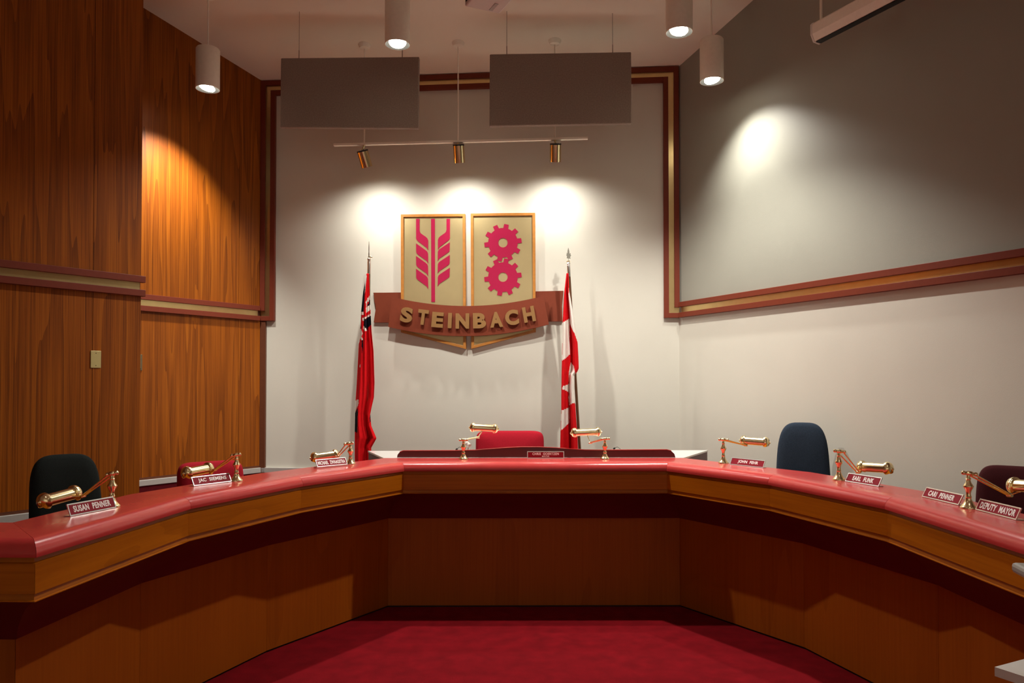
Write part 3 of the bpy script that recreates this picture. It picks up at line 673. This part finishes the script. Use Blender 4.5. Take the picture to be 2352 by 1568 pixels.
paint1 = [(B, [(186, 205), (190, 240), (176, 330), (168, 470), (148, 475), (160, 330)]), (Wh, [(183, 215), (189, 225), (180, 330), (172, 350)]),
          (B, [(190, 440), (205, 395), (213, 380), (213, 425), (192, 436)]), (Wh, [(180, 400), (196, 372), (210, 355), (210, 385), (194, 405), (184, 440)]),
          (Wh, [(180, 440), (216, 420), (217, 455), (182, 478)]), (Wh, [(160, 515), (218, 482), (219, 494), (182, 512), (170, 530), (160, 535)]),
          (Wh, [(148, 468), (168, 470), (168, 490), (146, 490)]), (B, [(172, 522), (218, 494), (220, 556), (202, 575), (185, 602), (168, 570)]),
          (Wh, [(166, 565), (172, 570), (188, 600), (180, 606), (164, 585)]), (B, [(142, 575), (150, 565), (152, 582), (143, 590)]),
          (Wh, [(142, 590), (152, 590), (160, 620), (152, 640), (165, 665), (156, 670), (146, 650), (132, 700), (134, 650)]),
          (B, [(153, 670), (164, 662), (163, 720), (155, 757)]), (Wh, [(139, 850), (145, 835), (146, 855)]),
          (Wh, [(110, 1085), (132, 1075), (133, 1105), (124, 1130), (106, 1170), (106, 1130)]), (B, [(106, 1172), (124, 1140), (129, 1140), (124, 1306), (104, 1300)]),
          (B, [(204, 1205), (213, 1180), (213, 1230), (206, 1235)])]
flag(f1, 780, 560, 3.0133, Lf, Rf, (205, 1600), YF - .06, paint1, [(1.0, 1.5, .1, .25), (.5, 3.2, .4, -.4)], ['flag_red', 'flag_white', 'flag_black'], amp=.035)
YF = 6.98
bs = at(1333, 1060, YF)
f2 = thing('flag', 'red and white flag hanging from a leaning wooden pole', 'flag', (bs.x, bs.y, .2))
a, b_, d = pole(f2, (1307, 628), (1332, 1040), YF + .02)
m = MB(); m.lathe(a + d * .03, -d, [(0, .015), (.10, .015), (.11, .012), (.12, .019), (.135, .012), (.15, .012)], 16); m.obj('ferrule', 'silver', f2, smooth=50)
tip = a - d * .12
mlf = [(0, 0), (.006, .02), (.028, .018), (.022, .035), (.036, .052), (.026, .054), (.03, .072), (.016, .064), (.012, .09), (0, .12)]
mlf = mlf + [(-x * .7, z) for x, z in mlf[::-1][1:-1]]
m = MB(); N = len(mlf); rot = math.radians(35)
m.v = [tuple(tip + Vector((x * math.cos(rot), x * math.sin(rot) - .003, z))) for x, z in mlf] + [tuple(tip + Vector((x * math.cos(rot), x * math.sin(rot) + .003, z))) for x, z in mlf]
m.f = [list(range(N)), [N + i for i in range(N)][::-1]] + [[i, N + i, N + (i + 1) % N, (i + 1) % N] for i in range(N)]; m.m = [0] * len(m.f); m.obj('maple_leaf_finial', 'silver', f2)
m = MB(); m.lathe(tip - d * -.015, -d, [(0, .014), (.006, .02), (.012, .014)], 14); m.obj('finial_collar', 'brass', f2, smooth=50)
jn = a + d * ((a.z - at(1319, 838, YF).z) / -d.z)
m = MB(); m.lathe(jn + d * .02, -d, [(0, .015), (.03, .016), (.035, .019), (.045, .019), (.05, .014), (.09, .004)], 14); m.obj('pole_joint', 'silver', f2, smooth=50)
Lc = [(186, 200), (170, 340), (160, 540), (155, 770), (152, 900), (150, 1050), (150, 1160), (145, 1290), (142, 1420), (142, 1560)]
Rc = [(196, 200), (200, 320), (215, 400), (235, 520), (250, 620), (260, 690), (265, 780), (268, 860), (258, 884), (238, 905), (238, 1000), (244, 1100), (250, 1200), (258, 1300), (264, 1420), (266, 1560)]
paint2 = [(1, [(197, 300), (215, 395), (252, 630), (262, 690), (240, 625), (206, 535), (203, 400)]), (1, [(158, 545), (203, 516), (206, 764), (158, 808)]),
          (1, [(198, 905), (212, 815), (240, 850), (242, 900), (246, 1112), (236, 1098), (203, 1118), (196, 1060), (202, 1040), (196, 1022), (156, 1004), (160, 985), (200, 968)]),
          (1, [(152, 1152), (203, 1130), (203, 1238), (148, 1288), (149, 1200)]), (1, [(152, 770), (160, 765), (158, 800), (154, 805)])]
flag(f2, 1240, 560, 3.0133, Lc, Rc, (203, 1545), YF - .05, paint2, [(1.0, 1.3, .55, .1), (.4, 3.0, .2, .3)], ['flag_red', 'flag_white', 'flag_black'], amp=.04)

# ------------------------------------------------------------------ light fittings
def spot(name, loc, target, watts, angle, blend, parent, size=.03, col=WARM):
    ld = bpy.data.lights.new(name, 'SPOT'); ld.energy = watts; ld.color = col; ld.spot_size = math.radians(angle); ld.spot_blend = blend; ld.shadow_soft_size = size
    lo = bpy.data.objects.new(name, ld); COL.objects.link(lo)
    loc = Vector(loc); d = (Vector(target) - loc).normalized()
    lo.rotation_euler = d.to_track_quat('-Z', 'Y').to_euler()
    off = Vector(parent['_o']); lo.location = loc - off; lo.parent = parent
    return lo
def pendant(label, px, py, Y, hpx, watts, target, angle=95, blend=.7, rad=.095, loc=None, h=None):
    p = at(px, py, Y) if loc is None else Vector(loc)
    H = hpx / FPX * Y if h is None else h
    zc = ceil_z(p.x, p.y)
    t = thing('pendant_light', label, 'light', (p.x, p.y, p.z), group='white cylinder pendant lights')
    m = MB(); n = 32
    prof = [(0, rad), (H - .012, rad), (H - .003, rad - .006), (H, rad - .02), (H, .02)]
    m.lathe(p, (0, 0, 1), prof, n, cap=False); m.lathe(p, (0, 0, 1), [(0, rad), (0.0, rad - .003)], n, cap=False); m.obj('can', 'can_paint', t, smooth=40)
    m = MB(); m.lathe(p, (0, 0, 1), [(.0, rad - .003), (.002, rad - .004), (.085, rad - .02), (.09, .02)], n, cap=False); m.obj('baffle', 'black', t, smooth=40)
    m = MB(); m.tube([p + Vector((0, 0, H - .005)), Vector((p.x, p.y, zc - .02))], .007, 10); m.obj('rod', 'can_paint', t, smooth=50)
    m = MB(); m.lathe((p.x, p.y, zc - .03), (0, 0, 1), [(0, .012), (.006, .05), (.03, .062), (.05, .062)], 20); m.obj('canopy', 'can_paint', t, smooth=50)
    d = (Vector(target) - p).normalized(); bp = p + Vector((0, 0, .018)) + Vector((d.x, d.y, 0)) * .02
    m = MB(); m.lathe(bp - d * .06, d, [(0, .018), (.025, .03), (.05, .064), (.062, .066), (.078, .055), (.088, .03), (.091, .001)], 24); m.obj('bulb', 'bulb', t, smooth=60)
    spot('pendant_lamp', bp + d * .04, target, watts, angle, blend, t, .045)
    return t
pendant('white cylinder pendant light beside the teak wall', 477, 205, 6.3, 95, PEND_W, WLB.pt(1.2, 2.4))
pendant('white cylinder pendant light left of the ceiling projector', 913, 103, 5.75, 110, PIT_W * .85, at(913, 103, 5.75) - Vector((0, 0.25, 2)), 128, .5)
pendant('white cylinder pendant light near the right wall, higher of two', 1560, 75, 5.4, 110, PIT_W, at(1560, 75, 5.4) - Vector((.25, 0, 2)), 124, .5)
pendant('white cylinder pendant light near the right wall, lower of two', 1635, 187, 6.15, 98, PEND_W * .55, WR.pt(1.3, 1.7), 112, 1.0)
for lx, ly, tx, ty, lb in ((-1.5, 1.6, -1.2, 2.6, 'white cylinder pendant light above the pit, left and out of frame'), (1.8, 1.6, 1.5, 2.6, 'white cylinder pendant light above the pit, right and out of frame')):
    pendant(lb, 0, 0, 0, 0, HALL_W, (tx, ty, 0), 130, .8, loc=(lx, ly, 4.1), h=.33)
for lx in (-2.5, 0.3, 3.2):  # unseen pendants added to bounce ambient fill off the rear wall
    pendant('added white cylinder pendant for fill light, out of view behind at %s' % {-2.5: 'the left', 0.3: 'the middle', 3.2: 'the right'}[lx], 0, 0, 0, 0, REAR_FILL_W, (lx, -5.0, 1.2), 130, .8, loc=(lx, -2.2, 4.1), h=.33)
# spot track over the crest
tr = thing('track_light', 'white track with three brass spotlights over the crest', 'light', tuple(at(1056, 325, 6.86)))
ta, tb = at(767, 333, 6.93), at(1350, 317.5, 6.79)
m = MB(); dd = (tb - ta); dz = Vector((0, 0, 1)); sd = dd.normalized().cross(dz)
m.hexa([ta - sd * .017 - dz * .010, tb - sd * .017 - dz * .010, tb + sd * .017 - dz * .010, ta + sd * .017 - dz * .010, ta - sd * .017 + dz * .010, tb - sd * .017 + dz * .010, tb + sd * .017 + dz * .010, ta + sd * .017 + dz * .010]); m.obj('track', 'can_paint', tr, bevel=.002)
for (sx_, sy_), (hx0, hy0), (hx1, hy1), aim in (((838, 328), (832, 345), (843, 384), (885, 470)), ((1055, 322), (1053, 331), (1055.5, 374), (1072, 470)), ((1276, 319), (1276, 329), (1275.5, 372), (1276, 470))):
    q = (sx_ - 767) / (1350 - 767); c = ta + dd * q; zc = ceil_z(c.x, c.y)
    m = MB(); m.tube([c + dz * .01, Vector((c.x, c.y, zc))], .006, 10); m.obj('stem', 'can_paint', tr, smooth=50)
    m = MB(); m.lathe((c.x, c.y, zc - .03), (0, 0, 1), [(0, .012), (.006, .045), (.035, .06), (.06, .06)], 24); m.obj('canopy', 'can_paint', tr, smooth=50)
    h0, h1 = at(hx0, hy0, c.y), at(hx1, hy1, c.y + .05); ax = (h1 - h0).normalized(); HL = (h1 - h0).length
    m = MB(); m.tube([c - dz * .008, h0], .009, 10); m.obj('joint', 'brass', tr, smooth=50)
    R = .052
    m = MB(); m.lathe(h0, ax, [(0, .01), (0, R * .98), (.014, R), (.014, .01)], 28); hd = m.obj('black_cap', 'black_plastic', tr, smooth=40)
    m = MB(); m.lathe(h0, ax, [(.014, .02), (.014, R), (HL, R), (HL, R - .004), (.05, R - .004), (.05, .02)], 32, cap=False); hd = m.obj('spot_head', 'brass_warm', tr, smooth=40)
    m = MB(); m.lathe(h0, ax, [(HL - .06, .02), (HL - .03, .04), (HL - .02, .04), (HL - .012, .02), (HL - .011, .001)], 20); m.obj('bulb', 'bulb', tr, smooth=60)
    wu, wz = WB.hit(*aim); spot('track_lamp', h1 - ax * .004, WB.pt(wu, wz - 1.5), TRACK_W, 155, 1.0, tr, .03)

# hanging acoustic baffles
def baffle(label, corners, Y, wires):
    (x0, y0_), (x1, y1_), (x2, y2_), (x3, y3_) = corners
    P = [at(x, y, Y) for x, y in corners]       # TL, TR, BR, BL
    c = (P[2] + P[3]) / 2
    t = thing('acoustic_baffle', label, 'baffle', tuple(c), group='grey cloth baffles hanging from the ceiling')
    dv = Vector((0, .05, 0)); m = MB()
    m.hexa([P[3], P[2], P[2] + dv, P[3] + dv, P[0], P[1], P[1] + dv, P[0] + dv]); m.obj('panel', 'baffle_cloth', t, bevel=.008)
    for wx in wires:
        q = (wx - x0) / (x1 - x0); p = P[0].lerp(P[1], q) + dv / 2
        m = MB(); m.tube([p - Vector((0, 0, .01)), Vector((p.x, p.y, ceil_z(p.x, p.y) - .004))], .002, 6); m.obj('wire', 'wire', t)
        m = MB(); m.tube([p - Vector((0, 0, .005)), p + Vector((0, 0, .075))], .0035, 6); m.obj('hook', 'wire', t)
baffle('grey cloth baffle hanging left of the track stem', [(645, 133), (963, 130), (961, 294), (643, 292)], 6.45, (685, 923))
baffle('grey cloth baffle hanging right of the track stem', [(1125, 124), (1450, 119), (1451, 283), (1124, 289)], 6.4, (1164, 1408))

# ------------------------------------------------------------------ projector, screen case
pz = 3.594; pC = atz(1147, 33, pz); pu = Vector((-.905, -.424, 0)); pv = Vector((.424, -.905, 0))
prj = thing('projector', 'white projector hanging under the ceiling', 'projector', tuple(pC + pu * .1 + pv * .15))
def pbox(u0, u1, v0, v1, z0, z1):
    m = MB(); q = [pC + pu * a_ + pv * b__ for a_, b__ in ((u0, v0), (u1, v0), (u1, v1), (u0, v1))]
    m.hexa([p + Vector((0, 0, z0)) for p in q] + [p + Vector((0, 0, z1)) for p in q]); return m
pbox(0, .20, 0, .32, 0, .09).obj('housing', 'white_plastic', prj, bevel=.008)
pbox(.199, .203, .02, .075, .016, .058).obj('lens_window', 'black', prj)
pbox(.05, .07, .02, .10, -.002, .0).obj('vent', 'grey_plastic', prj); pbox(.10, .19, .10, .25, -.003, .0).obj('hatch', 'white_plastic', prj)
pm = pC + pu * .1 + pv * .16
m = MB(); m.tube([pm + Vector((0, 0, .09)), Vector((pm.x, pm.y, ceil_z(pm.x, pm.y)))], .02, 12); m.obj('mount_pole', 'white_plastic', prj, smooth=50)
s0 = at(1873, 78, 5.2); s1_ = Vector((s0.x, s0.y, 0)); sd = Vector((WR.u.x, WR.u.y, 0)); sl = 2.4; cx = Vector((-sd.y, sd.x, 0))
if cx.dot(WR.n) < 0: cx = -cx
scr = thing('projection_screen', 'white roll-up projection screen case along the right wall', 'screen', (s0.x, s0.y, s0.z - .07))
prof = [(-.045, .065), (.03, .065), (.045, .05), (.045, -.015), (.022, -.06), (-.03, -.065), (-.045, -.05)]
def sp(d_, ring_scale=1.0): return [s0 + sd * d_ + cx * a_ * ring_scale + Vector((0, 0, z_ * ring_scale)) for a_, z_ in prof]
m = MB(); m.loft([sp(.012), sp(sl)]); m.obj('case', 'can_paint', scr, smooth=25)
m = MB(); m.loft([sp(0, 1.06), sp(.012, 1.06)]); m.obj('end_cap', 'white_plastic', scr, smooth=25)
m = MB(); q = [s0 + sd * a_ + cx * c_ + Vector((0, 0, -.0665)) for a_, c_ in ((.02, -.028), (sl, -.028), (sl, .018), (.02, .018))]; m.hexa([p - Vector((0, 0, .002)) for p in q] + [p + Vector((0, 0, .004)) for p in q]); m.obj('slot', 'black', scr)
for a_ in (.05, sl - .3):
    p = s0 + sd * a_ + Vector((0, 0, .06)); m = MB(); m.tube([p, Vector((p.x, p.y, ceil_z(p.x, p.y)))], .009, 10); m.obj('hanger_rod', 'can_paint', scr, smooth=50)

# ------------------------------------------------------------------ small things
u, z = WLF.hit(219.5, 825, .014); pw, ph = .034, .058
sw = thing('cover_plate', 'brass coloured blank cover plate on the front teak wall', 'cover plate', tuple(WLF.pt(u, z - ph, .014)))
m = MB(); m.wbox(WLF, u - pw, u + pw, z - ph, z + ph, .0142, .020); m.obj('plate', 'ivory_plate', sw, bevel=.002)
for s_ in (-1, 1):
    m = MB(); m.lathe(WLF.pt(u, z + s_ * .042, .0200), WLF.n, [(0, .0035), (.001, .0035), (.0015, .002)], 10); m.obj('screw', 'bronze_plate', sw)
u, z = WLB.hit(317, 832, .014)
sw = thing('wall_plate', 'dark metal wall plate half hidden behind the front teak wall', 'wall plate', tuple(WLB.pt(u, z - .08, .014)))
m = MB(); m.wbox(WLB, u - .035, u + .06, z - .068, z + .068, .0142, .020); m.obj('plate', 'bronze_plate', sw, bevel=.002)
m = MB(); m.lathe(WLB.pt(u - .02, z - .055, .020), WLB.n, [(0, .004), (.0015, .003)], 10); m.obj('screw', 'black', sw)
# gooseneck microphones and small items on the head desk
for (x0, y0_), (x1, y1_), lb in (((1062, 1030), (1049, 1031.5), 'small black gooseneck microphone left on the head desk'), ((1424, 1030), (1411, 1029.5), 'small black gooseneck microphone right on the head desk')):
    b0 = at(x0 + 6, 1038, 5.75); b0.z = ZM; hd = at(x1, y1_, 5.72)
    t = thing('microphone', lb, 'microphone', (b0.x, b0.y, ZM + .0005), group='microphones on the head desk')
    m = MB(); m.lathe((b0.x, b0.y, ZM + .0005), (0, 0, 1), [(0, .02), (.006, .02), (.01, .006)], 14); m.obj('base', 'black_plastic', t, smooth=50)
    md = at((x0 + x1) / 2, y0_ - 4, 5.73)
    m = MB(); m.tube([b0 + Vector((0, 0, .008)), at(x0, y0_, 5.74), md, hd], .002, 6); m.obj('gooseneck', 'black_plastic', t, smooth=50)
    m = MB(); dd_ = (hd - md).normalized(); m.lathe(hd - dd_ * .008, dd_, [(0, .003), (.003, .007), (.014, .007), (.018, .003)], 10); m.obj('capsule', 'black', t, smooth=50)
p0 = at(1072, 1019, 5.72); p1 = at(1085, 1027, 5.66)
t = thing('desk_camera', 'small white cylindrical device behind the left centre lamp', 'camera', (p0.x, p0.y, ZM + .0005))
ax = (p1 - p0).normalized()
m = MB(); m.lathe(p0 - ax * .005, ax, [(0, .012), (.004, .019), (.022, .019), (.024, .016), (.052, .015), (.054, .009)], 18); m.obj('housing', 'white_plastic', t, smooth=45)
m = MB(); m.tube([p0 + ax * .02, Vector((p0.x + .012, p0.y, ZM + .01))], .006, 8); m.obj('neck', 'white_plastic', t, smooth=45)
m = MB(); m.lathe((p0.x + .012, p0.y, ZM + .0005), (0, 0, 1), [(0, .022), (.006, .022), (.012, .008)], 16); m.obj('foot', 'white_plastic', t, smooth=45)
# AV cart at the right edge of the pit with a grey device on it
ZC = .92
c0 = atz(2284.5, 1531, ZC); ca_ = atz(2352, 1513, ZC); cb_ = atz(2352, 1553.5, ZC)
e1_ = (ca_ - c0).normalized(); e2_ = (cb_ - c0).normalized(); e2_ = (e2_ - e1_ * e2_.dot(e1_)).normalized()
ct = thing('equipment_cart', 'white topped cart whose corner enters at the lower right', 'cart', (c0.x, c0.y, 0))
def cp(a_, b__, z): return c0 + e1_ * a_ + e2_ * b__ + Vector((0, 0, z - ZC))
def cbox(a0, a1, b0_, b1_, z0, z1):
    m = MB(); m.hexa([cp(a0, b0_, z0), cp(a1, b0_, z0), cp(a1, b1_, z0), cp(a0, b1_, z0), cp(a0, b0_, z1), cp(a1, b0_, z1), cp(a1, b1_, z1), cp(a0, b1_, z1)]); return m
CA, CB = .46, .62
cbox(0, CA, 0, CB, ZC - .022, ZC).obj('top', 'laminate', ct)
cbox(.02, CA - .02, .02, CB - .02, .20, .22).obj('shelf', 'laminate', ct)
for a_ in (.03, CA - .06):
    for b__ in (.03, CB - .06): cbox(a_, a_ + .03, b__, b__ + .03, .0, ZC - .022).obj('leg', 'black_plastic', ct)
g0 = at(2356, 1320, 1.74)
dv_ = thing('document_camera', 'light grey device raised above the cart at the right edge', 'device', tuple(cp(.2, .2, ZC + .0005)))
gz = g0.z; M = Matrix.Translation((g0.x, g0.y, gz)) @ Matrix.Rotation(math.radians(-12), 4, 'Z')
m = MB(); m.box(0.0, .20, -.03, .08, -.012, .012, M); m.obj('head', 'grey_plastic', dv_, bevel=.008)
hb_ = M @ Vector((.13, .02, -.012)); m = MB(); m.tube([hb_, Vector((hb_.x, hb_.y, ZC + .01))], .012, 10); m.obj('post', 'black_plastic', dv_, smooth=50)
m = MB(); m.box(hb_.x - .07, hb_.x + .07, hb_.y - .06, hb_.y + .06, ZC + .0005, ZC + .018); m.obj('foot', 'grey_plastic', dv_, bevel=.004)
for o in list(bpy.data.objects):
    if '_o' in o: del o['_o']
print('objects', len(bpy.data.objects))
